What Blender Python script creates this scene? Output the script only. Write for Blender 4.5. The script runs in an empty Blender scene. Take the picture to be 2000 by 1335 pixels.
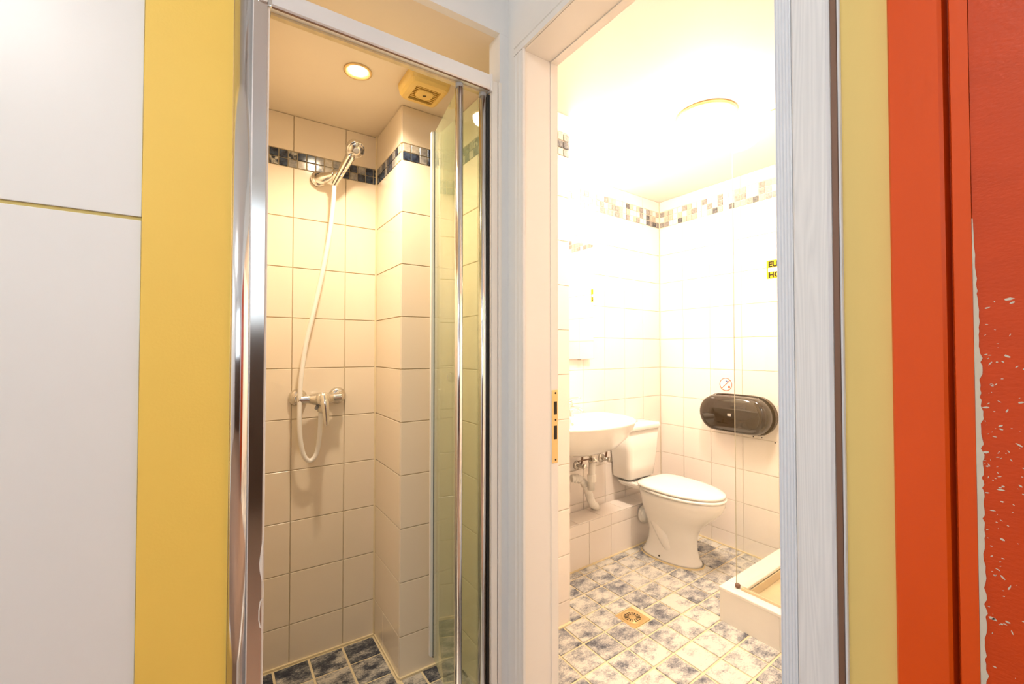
import bpy, bmesh, math, random
from mathutils import Vector, Matrix
random.seed(7)
S = bpy.context.scene
COL = S.collection

# ------------------------------------------------------------------ camera, world, lights, exposure
CAM_H = 1.234
cd = bpy.data.cameras.new('camera'); cam = bpy.data.objects.new('camera', cd); COL.objects.link(cam)
cd.sensor_width = 36.0; cd.lens = 861.0 / 2000.0 * 36.0; cd.clip_start = 0.02
cam.location = (0, 0, CAM_H)
cam.rotation_euler = (math.radians(90) + math.atan(16.5 / 861.0), 0, -math.radians(90 - 56.28))
S.camera = cam

w = bpy.data.worlds.new('world'); S.world = w; w.use_nodes = True
w.node_tree.nodes['Background'].inputs[0].default_value = (0.80, 0.90, 1.0, 1)
w.node_tree.nodes['Background'].inputs[1].default_value = 1.2

def area(name, loc, rot, sx, sy, power, color, shape='RECTANGLE'):
    l = bpy.data.lights.new(name, 'AREA'); l.shape = shape; l.size = sx
    if shape == 'RECTANGLE': l.size_y = sy
    l.energy = power; l.color = color
    o = bpy.data.objects.new(name, l); COL.objects.link(o); o.location = loc; o.rotation_euler = rot
    return o
# light added to brighten the corridor, at an invented window behind the camera
area('added_window_light', (-0.45, -1.79, 1.92), (math.radians(90), 0, math.radians(180)), 1.7, 0.95, 105, (0.93, 0.97, 1.0))

vs = S.view_settings
vs.view_transform = 'Standard'; vs.look = 'None'; vs.gamma = 1.0; vs.use_curve_mapping = False
vs.exposure = 1.0

# ------------------------------------------------------------------ materials
def new_mat(name):
    m = bpy.data.materials.new(name); m.use_nodes = True
    nt = m.node_tree; nt.nodes.clear()
    out = nt.nodes.new('ShaderNodeOutputMaterial')
    b = nt.nodes.new('ShaderNodeBsdfPrincipled')
    nt.links.new(b.outputs[0], out.inputs[0])
    return m, nt, b, out
def N(nt, t, **kw):
    n = nt.nodes.new(t)
    for k, v in kw.items(): setattr(n, k, v)
    return n
def L(nt, a, b): nt.links.new(a, b)
def rgba(c): return (c[0], c[1], c[2], 1)

def plain(name, col, rough=0.5, metal=0.0, var=0.05, scale=14, bump=0.0, bscale=120, coat=0.0, stretch=(1, 1, 1), rand=0.0, spec=0.5):
    m, nt, b, out = new_mat(name)
    tc = N(nt, 'ShaderNodeTexCoord'); mp = N(nt, 'ShaderNodeMapping'); mp.inputs['Scale'].default_value = stretch
    L(nt, tc.outputs['Object'], mp.inputs[0])
    nz = N(nt, 'ShaderNodeTexNoise'); nz.inputs['Scale'].default_value = scale; nz.inputs['Detail'].default_value = 5
    L(nt, mp.outputs[0], nz.inputs['Vector'])
    mx = N(nt, 'ShaderNodeMix', data_type='RGBA')
    mx.inputs[6].default_value = rgba([max(0, c * (1 - var)) for c in col]); mx.inputs[7].default_value = rgba([min(1, c * (1 + var)) for c in col])
    L(nt, nz.outputs['Fac'], mx.inputs[0])
    last = mx.outputs[2]
    if rand > 0:
        oi = N(nt, 'ShaderNodeObjectInfo'); hv = N(nt, 'ShaderNodeHueSaturation')
        mr = N(nt, 'ShaderNodeMapRange'); mr.inputs[3].default_value = 1 - rand; mr.inputs[4].default_value = 1 + rand * 0.5
        L(nt, oi.outputs['Random'], mr.inputs[0]); L(nt, mr.outputs[0], hv.inputs['Value']); L(nt, last, hv.inputs['Color']); last = hv.outputs[0]
    L(nt, last, b.inputs['Base Color'])
    b.inputs['Roughness'].default_value = rough; b.inputs['Metallic'].default_value = metal
    b.inputs['Coat Weight'].default_value = coat; b.inputs['Specular IOR Level'].default_value = spec
    if bump > 0:
        n2 = N(nt, 'ShaderNodeTexNoise'); n2.inputs['Scale'].default_value = bscale; n2.inputs['Detail'].default_value = 3
        L(nt, mp.outputs[0], n2.inputs['Vector'])
        bp = N(nt, 'ShaderNodeBump'); bp.inputs['Strength'].default_value = bump; bp.inputs['Distance'].default_value = 0.002
        L(nt, n2.outputs['Fac'], bp.inputs['Height']); L(nt, bp.outputs[0], b.inputs['Normal'])
    return m

def emit(name, col, strength):
    m, nt, b, out = new_mat(name)
    nt.nodes.remove(b)
    e = N(nt, 'ShaderNodeEmission'); e.inputs[0].default_value = rgba(col); e.inputs[1].default_value = strength
    L(nt, e.outputs[0], out.inputs[0]); return m

def glass(name, tint, refl_ior=1.5, haze=0.0, hazecol=(0.7, 0.75, 0.6)):
    m, nt, b, out = new_mat(name); nt.nodes.remove(b)
    tr = N(nt, 'ShaderNodeBsdfTransparent'); tr.inputs[0].default_value = rgba(tint)
    gl = N(nt, 'ShaderNodeBsdfGlossy'); gl.inputs['Roughness'].default_value = 0.02
    fr = N(nt, 'ShaderNodeFresnel'); ge = N(nt, 'ShaderNodeNewGeometry'); mr = N(nt, 'ShaderNodeMapRange')
    mr.inputs[3].default_value = refl_ior; mr.inputs[4].default_value = 1.0 / refl_ior      # a thin sheet: no total reflection at its far face
    L(nt, ge.outputs['Backfacing'], mr.inputs[0]); L(nt, mr.outputs[0], fr.inputs[0])
    mx = N(nt, 'ShaderNodeMixShader'); src = tr.outputs[0]
    if haze > 0:
        df = N(nt, 'ShaderNodeBsdfDiffuse'); df.inputs[0].default_value = rgba(hazecol)
        mh = N(nt, 'ShaderNodeMixShader'); mh.inputs[0].default_value = haze
        L(nt, tr.outputs[0], mh.inputs[1]); L(nt, df.outputs[0], mh.inputs[2]); src = mh.outputs[0]
    L(nt, fr.outputs[0], mx.inputs[0]); L(nt, src, mx.inputs[1]); L(nt, gl.outputs[0], mx.inputs[2])
    L(nt, mx.outputs[0], out.inputs[0]); return m

def floor_tile_mat(name, lift, cols):
    m, nt, b, out = new_mat(name)
    tc = N(nt, 'ShaderNodeTexCoord'); oi = N(nt, 'ShaderNodeObjectInfo')
    mul = N(nt, 'ShaderNodeMath', operation='MULTIPLY'); mul.inputs[1].default_value = 57.0
    L(nt, oi.outputs['Random'], mul.inputs[0])
    mp = N(nt, 'ShaderNodeMapping'); mp.inputs['Scale'].default_value = (1, 1.7, 1)
    L(nt, tc.outputs['Object'], mp.inputs[0])
    n1 = N(nt, 'ShaderNodeTexNoise', noise_dimensions='4D'); n1.inputs['Scale'].default_value = 15; n1.inputs['Detail'].default_value = 2; n1.inputs['Roughness'].default_value = 0.5
    n2 = N(nt, 'ShaderNodeTexNoise', noise_dimensions='4D'); n2.inputs['Scale'].default_value = 130; n2.inputs['Detail'].default_value = 5; n2.inputs['Roughness'].default_value = 0.75
    for n in (n1, n2): L(nt, mp.outputs[0], n.inputs['Vector']); L(nt, mul.outputs[0], n.inputs['W'])
    # broad cloud + fine speckle
    a = N(nt, 'ShaderNodeMath', operation='MULTIPLY'); a.inputs[1].default_value = 0.50; L(nt, n1.outputs['Fac'], a.inputs[0])
    c = N(nt, 'ShaderNodeMath', operation='MULTIPLY_ADD'); c.inputs[1].default_value = 0.54; L(nt, n2.outputs['Fac'], c.inputs[0]); L(nt, a.outputs[0], c.inputs[2])
    # some tiles paler than others
    r2 = N(nt, 'ShaderNodeMath', operation='FRACT'); m3 = N(nt, 'ShaderNodeMath', operation='MULTIPLY'); m3.inputs[1].default_value = 13.7
    L(nt, oi.outputs['Random'], m3.inputs[0]); L(nt, m3.outputs[0], r2.inputs[0])
    d = N(nt, 'ShaderNodeMath', operation='MULTIPLY_ADD'); d.inputs[1].default_value = 0.10; L(nt, r2.outputs[0], d.inputs[0]); L(nt, c.outputs[0], d.inputs[2])
    cr = N(nt, 'ShaderNodeValToRGB'); e = cr.color_ramp.elements
    e[0].position = 0.45 - lift; e[0].color = rgba(cols[0])
    e[1].position = 0.66 - lift; e[1].color = rgba(cols[3])
    k = e.new(0.515 - lift); k.color = rgba(cols[1])
    k = e.new(0.575 - lift); k.color = rgba(cols[2])
    L(nt, d.outputs[0], cr.inputs[0]); L(nt, cr.outputs[0], b.inputs['Base Color'])
    b.inputs['Roughness'].default_value = 0.32
    return m

def mosaic(name, dark, light, rough=0.12, lo=0.35, hi=0.7):
    m, nt, b, out = new_mat(name)
    tc = N(nt, 'ShaderNodeTexCoord'); oi = N(nt, 'ShaderNodeObjectInfo')
    mul = N(nt, 'ShaderNodeMath', operation='MULTIPLY'); mul.inputs[1].default_value = 41.0; L(nt, oi.outputs['Random'], mul.inputs[0])
    n1 = N(nt, 'ShaderNodeTexNoise', noise_dimensions='4D'); n1.inputs['Scale'].default_value = 90; n1.inputs['Detail'].default_value = 4
    L(nt, tc.outputs['Object'], n1.inputs['Vector']); L(nt, mul.outputs[0], n1.inputs['W'])
    cr = N(nt, 'ShaderNodeValToRGB'); e = cr.color_ramp.elements
    e[0].position = lo; e[0].color = rgba(dark); e[1].position = hi; e[1].color = rgba(light)
    L(nt, n1.outputs['Fac'], cr.inputs[0]); L(nt, cr.outputs[0], b.inputs['Base Color'])
    b.inputs['Roughness'].default_value = rough
    return m

def wood(name, c0, c1, rough=0.45):
    # white-washed open grain: long cathedral waves up the board
    m, nt, b, out = new_mat(name)
    tc = N(nt, 'ShaderNodeTexCoord'); mp = N(nt, 'ShaderNodeMapping'); mp.inputs['Scale'].default_value = (1, 1, 0.035)
    L(nt, tc.outputs['Object'], mp.inputs[0])
    nz = N(nt, 'ShaderNodeTexNoise'); nz.inputs['Scale'].default_value = 26; nz.inputs['Detail'].default_value = 1.5
    L(nt, mp.outputs[0], nz.inputs['Vector'])
    mu = N(nt, 'ShaderNodeMath', operation='MULTIPLY'); mu.inputs[1].default_value = 22; L(nt, nz.outputs['Fac'], mu.inputs[0])
    fr = N(nt, 'ShaderNodeMath', operation='PINGPONG'); fr.inputs[1].default_value = 0.5; L(nt, mu.outputs[0], fr.inputs[0])
    n2 = N(nt, 'ShaderNodeTexNoise'); n2.inputs['Scale'].default_value = 300; n2.inputs['Detail'].default_value = 3; L(nt, mp.outputs[0], n2.inputs['Vector'])
    ad = N(nt, 'ShaderNodeMath', operation='MULTIPLY_ADD'); ad.inputs[1].default_value = 0.8; L(nt, n2.outputs['Fac'], ad.inputs[0]); L(nt, fr.outputs[0], ad.inputs[2])
    mx = N(nt, 'ShaderNodeMix', data_type='RGBA'); mx.inputs[6].default_value = rgba(c0); mx.inputs[7].default_value = rgba(c1)
    L(nt, ad.outputs[0], mx.inputs[0]); L(nt, mx.outputs[2], b.inputs['Base Color'])
    bp = N(nt, 'ShaderNodeBump'); bp.inputs['Strength'].default_value = 0.12; bp.inputs['Distance'].default_value = 0.001
    L(nt, ad.outputs[0], bp.inputs['Height']); L(nt, bp.outputs[0], b.inputs['Normal'])
    b.inputs['Roughness'].default_value = rough
    return m

M = {}
M['white_wall'] = plain('white_wall_paint', (0.83, 0.83, 0.82), 0.7, var=0.02, bump=0.05)
M['corridor_ceiling'] = plain('corridor_ceiling_paint', (0.85, 0.85, 0.84), 0.8, var=0.02)
M['yellow'] = plain('warm_yellow_paint', (0.94, 0.66, 0.13), 0.55, var=0.03, scale=6, bump=0.12, bscale=200)
M['pale_yellow'] = plain('pale_yellow_paint', (0.80, 0.60, 0.20), 0.5, var=0.05, scale=20, stretch=(1, 1, .15), bump=0.1, bscale=90)
M['orange'] = plain('orange_gloss_paint', (0.70, 0.076, 0.002), 0.38, var=0.10, scale=10, stretch=(1, 1, .4), bump=0.10, bscale=160, spec=0.38)
M['orange_leaf'] = plain('orange_leaf_paint', (0.58, 0.054, 0.002), 0.40, var=0.12, scale=12, stretch=(1, 1, 2), bump=0.16, bscale=150, spec=0.38)
M['bare'] = plain('bare_undercoat', (0.62, 0.56, 0.46), 0.7, var=0.1, scale=60)
M['laminate'] = plain('white_laminate', (0.86, 0.87, 0.86), 0.35, var=0.015, scale=5)
M['olive_edge'] = plain('yellowed_edge', (0.42, 0.35, 0.11), 0.6)
M['gap_olive'] = plain('yellowed_edging', (0.62, 0.50, 0.16), 0.6)
M['casing'] = wood('whitewashed_wood', (0.66, 0.68, 0.71), (0.82, 0.83, 0.85))
M['fluted'] = plain('blue_white_gloss_paint', (0.80, 0.83, 0.88), 0.4, var=0.02)
M['lining'] = plain('cream_gloss_lining', (0.90, 0.85, 0.78), 0.4, var=0.03, scale=8, stretch=(1, 1, .1))
M['brown'] = plain('streaked_brown', (0.22, 0.12, 0.075), 0.5, var=0.2, scale=25, stretch=(1, 1, .1))
M['brass'] = plain('brass_plate', (0.80, 0.58, 0.26), 0.38, metal=0.6, var=0.06)
M['black'] = plain('dark_void', (0.02, 0.015, 0.01), 0.7)
M['wall_tile'] = plain('cream_wall_tile', (0.88, 0.81, 0.74), 0.12, var=0.015, scale=4, rand=0.02)
M['shower_tile'] = plain('cream_shower_tile', (0.86, 0.745, 0.575), 0.12, var=0.02, scale=4, rand=0.02)
M['grout'] = plain('cream_grout', (0.68, 0.56, 0.36), 0.85, var=0.12, scale=40)
M['bath_grout'] = plain('pale_bathroom_grout', (0.84, 0.76, 0.62), 0.85, var=0.08, scale=40)
M['floor_grout'] = plain('yellowed_floor_grout', (0.78, 0.66, 0.42), 0.8, var=0.10, scale=30)
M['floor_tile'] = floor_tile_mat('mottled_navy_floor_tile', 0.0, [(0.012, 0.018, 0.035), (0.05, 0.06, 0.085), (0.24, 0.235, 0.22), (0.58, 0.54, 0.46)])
M['floor_tile_lit'] = floor_tile_mat('mottled_floor_tile_lit', 0.035, [(0.055, 0.065, 0.095), (0.19, 0.20, 0.23), (0.42, 0.41, 0.40), (0.72, 0.69, 0.61)])  # same tile as the shower's, bathroom brightness put into its colours
M['chipD'] = mosaic('navy_mosaic', (0.008, 0.012, 0.03), (0.07, 0.10, 0.16))
M['chipM'] = mosaic('mottled_mosaic', (0.02, 0.03, 0.05), (0.50, 0.47, 0.40), lo=0.45, hi=0.6)
M['chipG'] = mosaic('grey_mosaic', (0.20, 0.20, 0.21), (0.42, 0.40, 0.36))
M['chipP'] = mosaic('pale_mosaic', (0.42, 0.39, 0.33), (0.60, 0.55, 0.46))
M['chipB'] = mosaic('bluegrey_mosaic', (0.05, 0.06, 0.08), (0.24, 0.24, 0.23))
M['shower_ceiling'] = plain('shower_ceiling_paint', (0.82, 0.72, 0.57), 0.6, var=0.04, scale=3)
M['bath_ceiling'] = plain('bathroom_ceiling_paint', (0.89, 0.78, 0.71), 0.7, var=0.02)
M['alu'] = plain('polished_aluminium', (0.86, 0.86, 0.87), 0.10, metal=1.0, var=0.02, stretch=(1, 1, .05), scale=60)
M['alu_brushed'] = plain('brushed_aluminium', (0.80, 0.77, 0.73), 0.13, metal=1.0, var=0.04, stretch=(1, 1, .03), scale=90)
M['alu_satin'] = plain('satin_anodised_aluminium', (0.88, 0.88, 0.88), 0.35, metal=0.35, var=0.02)
M['chrome'] = plain('chrome', (0.80, 0.79, 0.77), 0.07, metal=1.0, var=0.03)
M['chrome_dull'] = plain('dull_limescaled_chrome', (0.66, 0.63, 0.58), 0.22, metal=1.0, var=0.12, scale=60)
M['rubber'] = plain('black_rubber_seal', (0.02, 0.02, 0.018), 0.6)
M['grey_plastic'] = plain('grey_plastic', (0.35, 0.34, 0.33), 0.5)
M['pvc'] = plain('white_pvc', (0.88, 0.84, 0.77), 0.35, var=0.03)
M['silicone'] = plain('white_silicone', (0.82, 0.78, 0.72), 0.5, var=0.05, scale=60)
M['shower_glass'] = glass('green_tinted_glass', (0.93, 0.96, 0.88), 1.5, haze=0.16, hazecol=(0.74, 0.80, 0.55))
M['clear_glass'] = glass('clear_glass', (0.975, 0.985, 0.97), 1.5)
M['window_glass'] = glass('window_glass', (0.97, 0.98, 0.98), 1.45)
M['glass_edge'] = plain('glass_edge', (0.55, 0.50, 0.36), 0.2)
M['yellowed'] = plain('yellowed_plastic', (0.80, 0.56, 0.16), 0.38, var=0.10, scale=18)
M['ceramic'] = plain('white_ceramic', (0.88, 0.85, 0.79), 0.08, var=0.015, coat=0.3)
M['seat'] = plain('white_seat_plastic', (0.89, 0.86, 0.80), 0.2, var=0.01)
M['tray'] = plain('white_tray_acrylic', (0.87, 0.83, 0.75), 0.25, var=0.03)
M['tray_floor'] = plain('stained_tray_floor', (0.72, 0.58, 0.36), 0.35, var=0.15, scale=9)
M['mirror'] = plain('mirror_silver', (0.95, 0.95, 0.94), 0.015, metal=1.0, var=0.0)
M['drain'] = plain('tarnished_brass_drain', (0.66, 0.47, 0.22), 0.35, metal=0.35, var=0.15, scale=50)
M['smoke'] = plain('smoked_brown_plastic', (0.028, 0.017, 0.007), 0.06, var=0.3, scale=10, coat=0.5)
M['smoke_rim'] = plain('smoked_rim', (0.08, 0.05, 0.025), 0.12, var=0.15)
M['sign_white'] = plain('sticker_white', (0.85, 0.83, 0.79), 0.4)
M['sign_red'] = plain('sticker_red', (0.62, 0.10, 0.05), 0.45)
M['sign_blue'] = plain('sticker_blue', (0.10, 0.14, 0.35), 0.45)
M['sticker_yellow'] = plain('sticker_yellow', (0.80, 0.58, 0.005), 0.6, spec=0.15)
M['ink'] = plain('black_ink', (0.008, 0.006, 0.004), 0.7, spec=0.1)
M['dark_wood'] = plain('dark_brown_wood', (0.075, 0.038, 0.018), 0.45, var=0.3, scale=18, stretch=(1, 1, .15))
M['corridor_floor'] = plain('terracotta_floor', (0.30, 0.18, 0.115), 0.5, var=0.15, scale=10)
M['frame_white'] = plain('white_window_frame', (0.85, 0.85, 0.85), 0.4)
M['dirt'] = plain('yellowed_sealant', (0.74, 0.60, 0.34), 0.6, var=0.2, scale=40)
M['lamp_spot'] = emit('halogen_glow', (1.0, 0.86, 0.62), 26)
M['lamp_dome'] = emit('opal_dome_glow', (1.0, 0.825, 0.66), 96)
M['lamp_vanity'] = emit('mirror_lamp_glow', (1.0, 0.86, 0.70), 50)
M['added_lamp'] = emit('added_lamp_glow', (1.0, 0.98, 0.94), 35)

# ------------------------------------------------------------------ helpers
def root_loc(p):
    v = Vector((0, 0, 0))
    while p is not None: v += p.location; p = p.parent
    return v
def link(name, me, parent=None):
    o = bpy.data.objects.new(name, me); COL.objects.link(o)
    if parent is not None: o.parent = parent
    return o
def mesh(name, verts, faces, mat, parent=None, smooth=False, mats=None, midx=None):
    off = root_loc(parent)
    me = bpy.data.meshes.new(name); me.from_pydata([Vector(v) - off for v in verts], [], faces)
    for m in (mats or [mat]): me.materials.append(M[m] if isinstance(m, str) else m)
    if midx: me.polygons.foreach_set('material_index', midx)
    bm = bmesh.new(); bm.from_mesh(me); bmesh.ops.recalc_face_normals(bm, faces=bm.faces); bm.to_mesh(me); bm.free()
    if smooth: me.polygons.foreach_set('use_smooth', [True] * len(me.polygons))
    me.update()
    return link(name, me, parent)
def tag(o, label=None, cat=None, group=None, kind=None):
    if label: o['label'] = label
    if cat: o['category'] = cat
    if group: o['group'] = group
    if kind: o['kind'] = kind
    return o
def thing(name, label, cat, loc, kind=None, group=None):
    o = bpy.data.objects.new(name, None); COL.objects.link(o); o.location = loc; o.empty_display_size = 0.05
    return tag(o, label, cat, group, kind)
def T(p): return p
def B(u, v, z=0.0): return Vector((u, v + 0.055 * (u - 2.69), z))      # bathroom plan: its walls run 3 degrees off the corridor's
def BV(p): return B(*p)
BOXF = [(0, 3, 2, 1), (4, 5, 6, 7), (0, 1, 5, 4), (1, 2, 6, 5), (2, 3, 7, 6), (3, 0, 4, 7)]
def box(name, x0, x1, y0, y1, z0, z1, mat, parent=None, bevel=0.0, fn=None, seg=2):
    vs_ = [Vector(p) for p in ((x0, y0, z0), (x1, y0, z0), (x1, y1, z0), (x0, y1, z0), (x0, y0, z1), (x1, y0, z1), (x1, y1, z1), (x0, y1, z1))]
    if bevel > 0:
        bm = bmesh.new(); bv = [bm.verts.new(v) for v in vs_]
        for f in BOXF: bm.faces.new([bv[i] for i in f])
        bmesh.ops.bevel(bm, geom=bm.edges[:], offset=bevel, segments=seg, profile=0.5, affect='EDGES')
        bm.verts.ensure_lookup_table()
        V = [v.co.copy() for v in bm.verts]; bm.verts.index_update(); F = [tuple(v.index for v in f.verts) for f in bm.faces]; bm.free()
    else: V, F = vs_, BOXF
    if fn: V = [fn(v) for v in V]
    return mesh(name, V, F, mat, parent, smooth=False)
def prism_z(name, poly, z0, z1, mat, parent=None, smooth=False, fn=None):
    n = len(poly); V = [Vector((x, y, z)) for z in (z0, z1) for x, y in poly]
    F = [tuple(range(n - 1, -1, -1)), tuple(range(n, 2 * n))] + [(i, (i + 1) % n, n + (i + 1) % n, n + i) for i in range(n)]
    if fn: V = [fn(v) for v in V]
    return mesh(name, V, F, mat, parent, smooth)
def loft(name, rings, mat, parent=None, smooth=True, cap0=True, cap1=True):
    n = len(rings[0]); V = [Vector(p) for r in rings for p in r]; F = []
    for k in range(len(rings) - 1):
        for i in range(n): F.append((k * n + i, k * n + (i + 1) % n, (k + 1) * n + (i + 1) % n, (k + 1) * n + i))
    if cap0: F.append(tuple(range(n - 1, -1, -1)))
    if cap1: F.append(tuple((len(rings) - 1) * n + i for i in range(n)))
    return mesh(name, V, F, mat, parent, smooth)
def tube(name, pts, r, mat, parent=None, n=12, radii=None, smooth_path=True, cap=True):
    P = [Vector(p) for p in pts]
    R_ = radii or [r] * len(P)
    if smooth_path and len(P) > 2:
        Q, RR = [], []
        for i in range(len(P) - 1):
            p0, p1, p2, p3 = P[max(i - 1, 0)], P[i], P[i + 1], P[min(i + 2, len(P) - 1)]
            for k in range(6):
                t = k / 6.0
                Q.append(0.5 * ((2 * p1) + (p2 - p0) * t + (2 * p0 - 5 * p1 + 4 * p2 - p3) * t * t + (3 * p1 - p0 - 3 * p2 + p3) * t ** 3))
                RR.append(R_[i] * (1 - t) + R_[i + 1] * t)
        Q.append(P[-1]); RR.append(R_[-1]); P, R_ = Q, RR
    rings = []; up = None
    for i, p in enumerate(P):
        d = (P[min(i + 1, len(P) - 1)] - P[max(i - 1, 0)]).normalized()
        if up is None:
            up = d.orthogonal().normalized()
        else:
            up = (up - d * up.dot(d)).normalized()
        s = d.cross(up)
        rings.append([p + (up * math.cos(a) + s * math.sin(a)) * R_[i] for a in [2 * math.pi * k / n for k in range(n)]])
    return loft(name, rings, mat, parent, True, cap, cap)
def lathe(name, prof, origin, axis, mat, parent=None, n=28, smooth=True):
    ax = Vector(axis).normalized(); u = ax.orthogonal().normalized(); v = ax.cross(u); o = Vector(origin)
    rings = [[o + ax * h + (u * math.cos(a) + v * math.sin(a)) * max(r, 1e-4) for a in [2 * math.pi * k / n for k in range(n)]] for r, h in prof]
    return loft(name, rings, mat, parent, smooth)
def struct(o, label): return tag(o, label, None, None, 'structure')

_tile = {}
def tile(name, O, eu, ev, en, w_, h_, t, mat, parent, inset=0.0012):
    """one chamfered tile: O its lower left back corner, eu/ev along its sides, en outwards; alike tiles share a mesh"""
    eu, ev, en = Vector(eu), Vector(ev), Vector(en)
    key = (mat, round(w_, 4), round(h_, 4), round(t, 4), tuple(round(c, 4) for c in (*eu, *ev, *en)))
    me = _tile.get(key)
    if me is None:
        i = inset
        pl = [(0, 0, 0), (w_, 0, 0), (w_, h_, 0), (0, h_, 0), (0, 0, t - i), (w_, 0, t - i), (w_, h_, t - i), (0, h_, t - i), (i, i, t), (w_ - i, i, t), (w_ - i, h_ - i, t), (i, h_ - i, t)]
        V = [eu * a + ev * b + en * c for a, b, c in pl]
        F = [(0, 1, 5, 4), (1, 2, 6, 5), (2, 3, 7, 6), (3, 0, 4, 7), (4, 5, 9, 8), (5, 6, 10, 9), (6, 7, 11, 10), (7, 4, 8, 11), (8, 9, 10, 11)]
        if eu.cross(ev).dot(en) < 0: F = [f[::-1] for f in F]
        me = bpy.data.meshes.new(name); me.from_pydata(V, [], F); me.materials.append(M[mat]); me.update(); _tile[key] = me
    o = link(name, me, parent); o.location = Vector(O) - root_loc(parent)
    return o
def tile_wall(parent, O, eu, en, sl, zl, mat='wall_tile', gap=0.003, t=0.005, name='wall_tile', skip=None):
    """tiles between the joints at sl (along the wall) and zl (heights); O = the wall face at s=0, z=0"""
    O, eu = Vector(O), Vector(eu)
    for i in range(len(sl) - 1):
        for j in range(len(zl) - 1):
            if skip and skip(i, j): continue
            wd, hd = sl[i + 1] - sl[i] - gap, zl[j + 1] - zl[j] - gap
            if wd < 0.008 or hd < 0.008: continue
            tile(name, O + eu * (sl[i] + gap / 2) + Vector((0, 0, zl[j] + gap / 2)), eu, (0, 0, 1), en, wd, hd, t, mat, parent)
def chips_stuff(name, parent, O, eu, en, n, pitch, rows, z0, zp, t=0.005, gap=0.005):
    """far mosaic band: the same little tiles, joined"""
    O, eu, en = Vector(O), Vector(eu), Vector(en); V, F, I = [], [], []
    for i in range(n):
        for r in range(rows):
            a, b = i * pitch + gap / 2, (i + 1) * pitch - gap / 2; c, d = z0 + r * zp + gap / 2, z0 + (r + 1) * zp - gap / 2
            k = len(V)
            for tt in (0, t):
                for s, z in ((a, c), (b, c), (b, d), (a, d)): V.append(O + eu * s + Vector((0, 0, z)) + en * tt)
            f = [(4, 5, 6, 7), (0, 1, 5, 4), (1, 2, 6, 5), (2, 3, 7, 6), (3, 0, 4, 7)]
            F += [tuple(k + q for q in x) for x in f]
            I += [random.choices([0, 1, 2, 3], [1, 3, 6, 6])[0]] * 5
    o = mesh(name, V, F, None, parent, mats=['chipB', 'chipG', 'chipP', 'wall_tile'], midx=I)
    o['kind'] = 'stuff'; return o

# ------------------------------------------------------------------ corridor shell
struct(box('floor', -1.5, 0.84, -1.7, 1.1, -0.06, 0.0, 'corridor_floor'), 'terracotta corridor floor in front of the two doorways')
struct(box('ceiling', -1.5, 0.84, -1.8, 1.2, 2.6, 2.68, 'corridor_ceiling'), 'white corridor ceiling above the doorways')
struct(box('wall_front_left', -0.1245, 0.021, 1.1, 1.2, 0, 2.6, 'yellow'), 'warm yellow painted pillar between white cabinet and shower')
struct(box('wall_front_top', 0.021, 0.84, 1.1, 1.125, 2.18, 2.6, 'white_wall'), 'white wall above the shower opening')
struct(box('wall_front_right', 0.69, 0.80, 1.1005, 1.16, 0, 2.18, 'white_wall'), 'narrow white wall strip between shower and bathroom door')
struct(box('wall_right_corner', 0.72, 0.84, 1.06, 1.1, 0, 2.13, 'white_wall'), 'white wall sliver left of the bathroom door frame')
struct(box('wall_right_top', 0.72, 0.84, -1.7, 1.1, 2.13, 2.6, 'white_wall'), 'white wall above the bathroom door frame')
struct(box('wall_right_strip', 0.722, 0.84, 0.1985, 0.262, 0, 2.13, 'pale_yellow'), 'pale yellow painted strip between door frame and orange door')
struct(box('wall_right_far', 0.721, 0.84, -1.7, -0.72, 0, 2.13, 'white_wall'), 'white corridor wall beyond the orange door')
struct(box('wall_side', -1.58, -1.5, -1.8, 1.1, 0, 2.6, 'white_wall'), 'white corridor side wall')
# unseen back wall: window added for light, dark wood dado for reflections
bw = struct(box('wall_back', -1.5, 0.84, -1.8, -1.7, 0, 1.42, 'dark_wood'), 'dark wooden lower wall added for the shower frame reflections')
struct(box('wall_back_top', -1.5, 0.84, -1.8, -1.7, 2.42, 2.6, 'white_wall'), 'white wall above the added window')
struct(box('wall_back_left', -1.5, -1.32, -1.8, -1.7, 1.42, 2.42, 'white_wall'), 'white wall left of the added window')
struct(box('wall_back_right', 0.42, 0.84, -1.8, -1.7, 1.42, 2.42, 'white_wall'), 'white wall right of the added window')
wn = thing('added_window', 'unseen white framed window added to light the corridor', None, (-0.45, -1.75, 1.42), 'structure')
for x0, x1, z0, z1 in ((-1.32, -1.27, 1.42, 2.42), (0.37, 0.42, 1.42, 2.42), (-1.27, 0.37, 1.42, 1.47), (-1.27, 0.37, 2.37, 2.42), (-0.475, -0.425, 1.47, 2.37)):
    box('window_frame', x0, x1, -1.77, -1.72, z0, z1, 'frame_white', wn, 0.004)
for x0, x1 in ((-1.27, -0.475), (-0.425, 0.37)): box('pane', x0, x1, -1.752, -1.748, 1.47, 2.37, 'window_glass', wn)
cl = thing('added_corridor_lamp', 'unseen round white ceiling lamp added to light the corridor', 'lamp', (-0.75, -0.22, 2.6))  # invented lamp out of view, brightens the corridor walls
lathe('base', [(0.02, 0), (0.17, 0), (0.17, -0.02), (0.02, -0.02)], (-0.75, -0.22, 2.6), (0, 0, 1), 'frame_white', cl)
lathe('diffuser', [(0.16, -0.02), (0.155, -0.04), (0.13, -0.065), (0.07, -0.08), (0.0, -0.083)], (-0.75, -0.22, 2.6), (0, 0, 1), 'added_lamp', cl)

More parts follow.
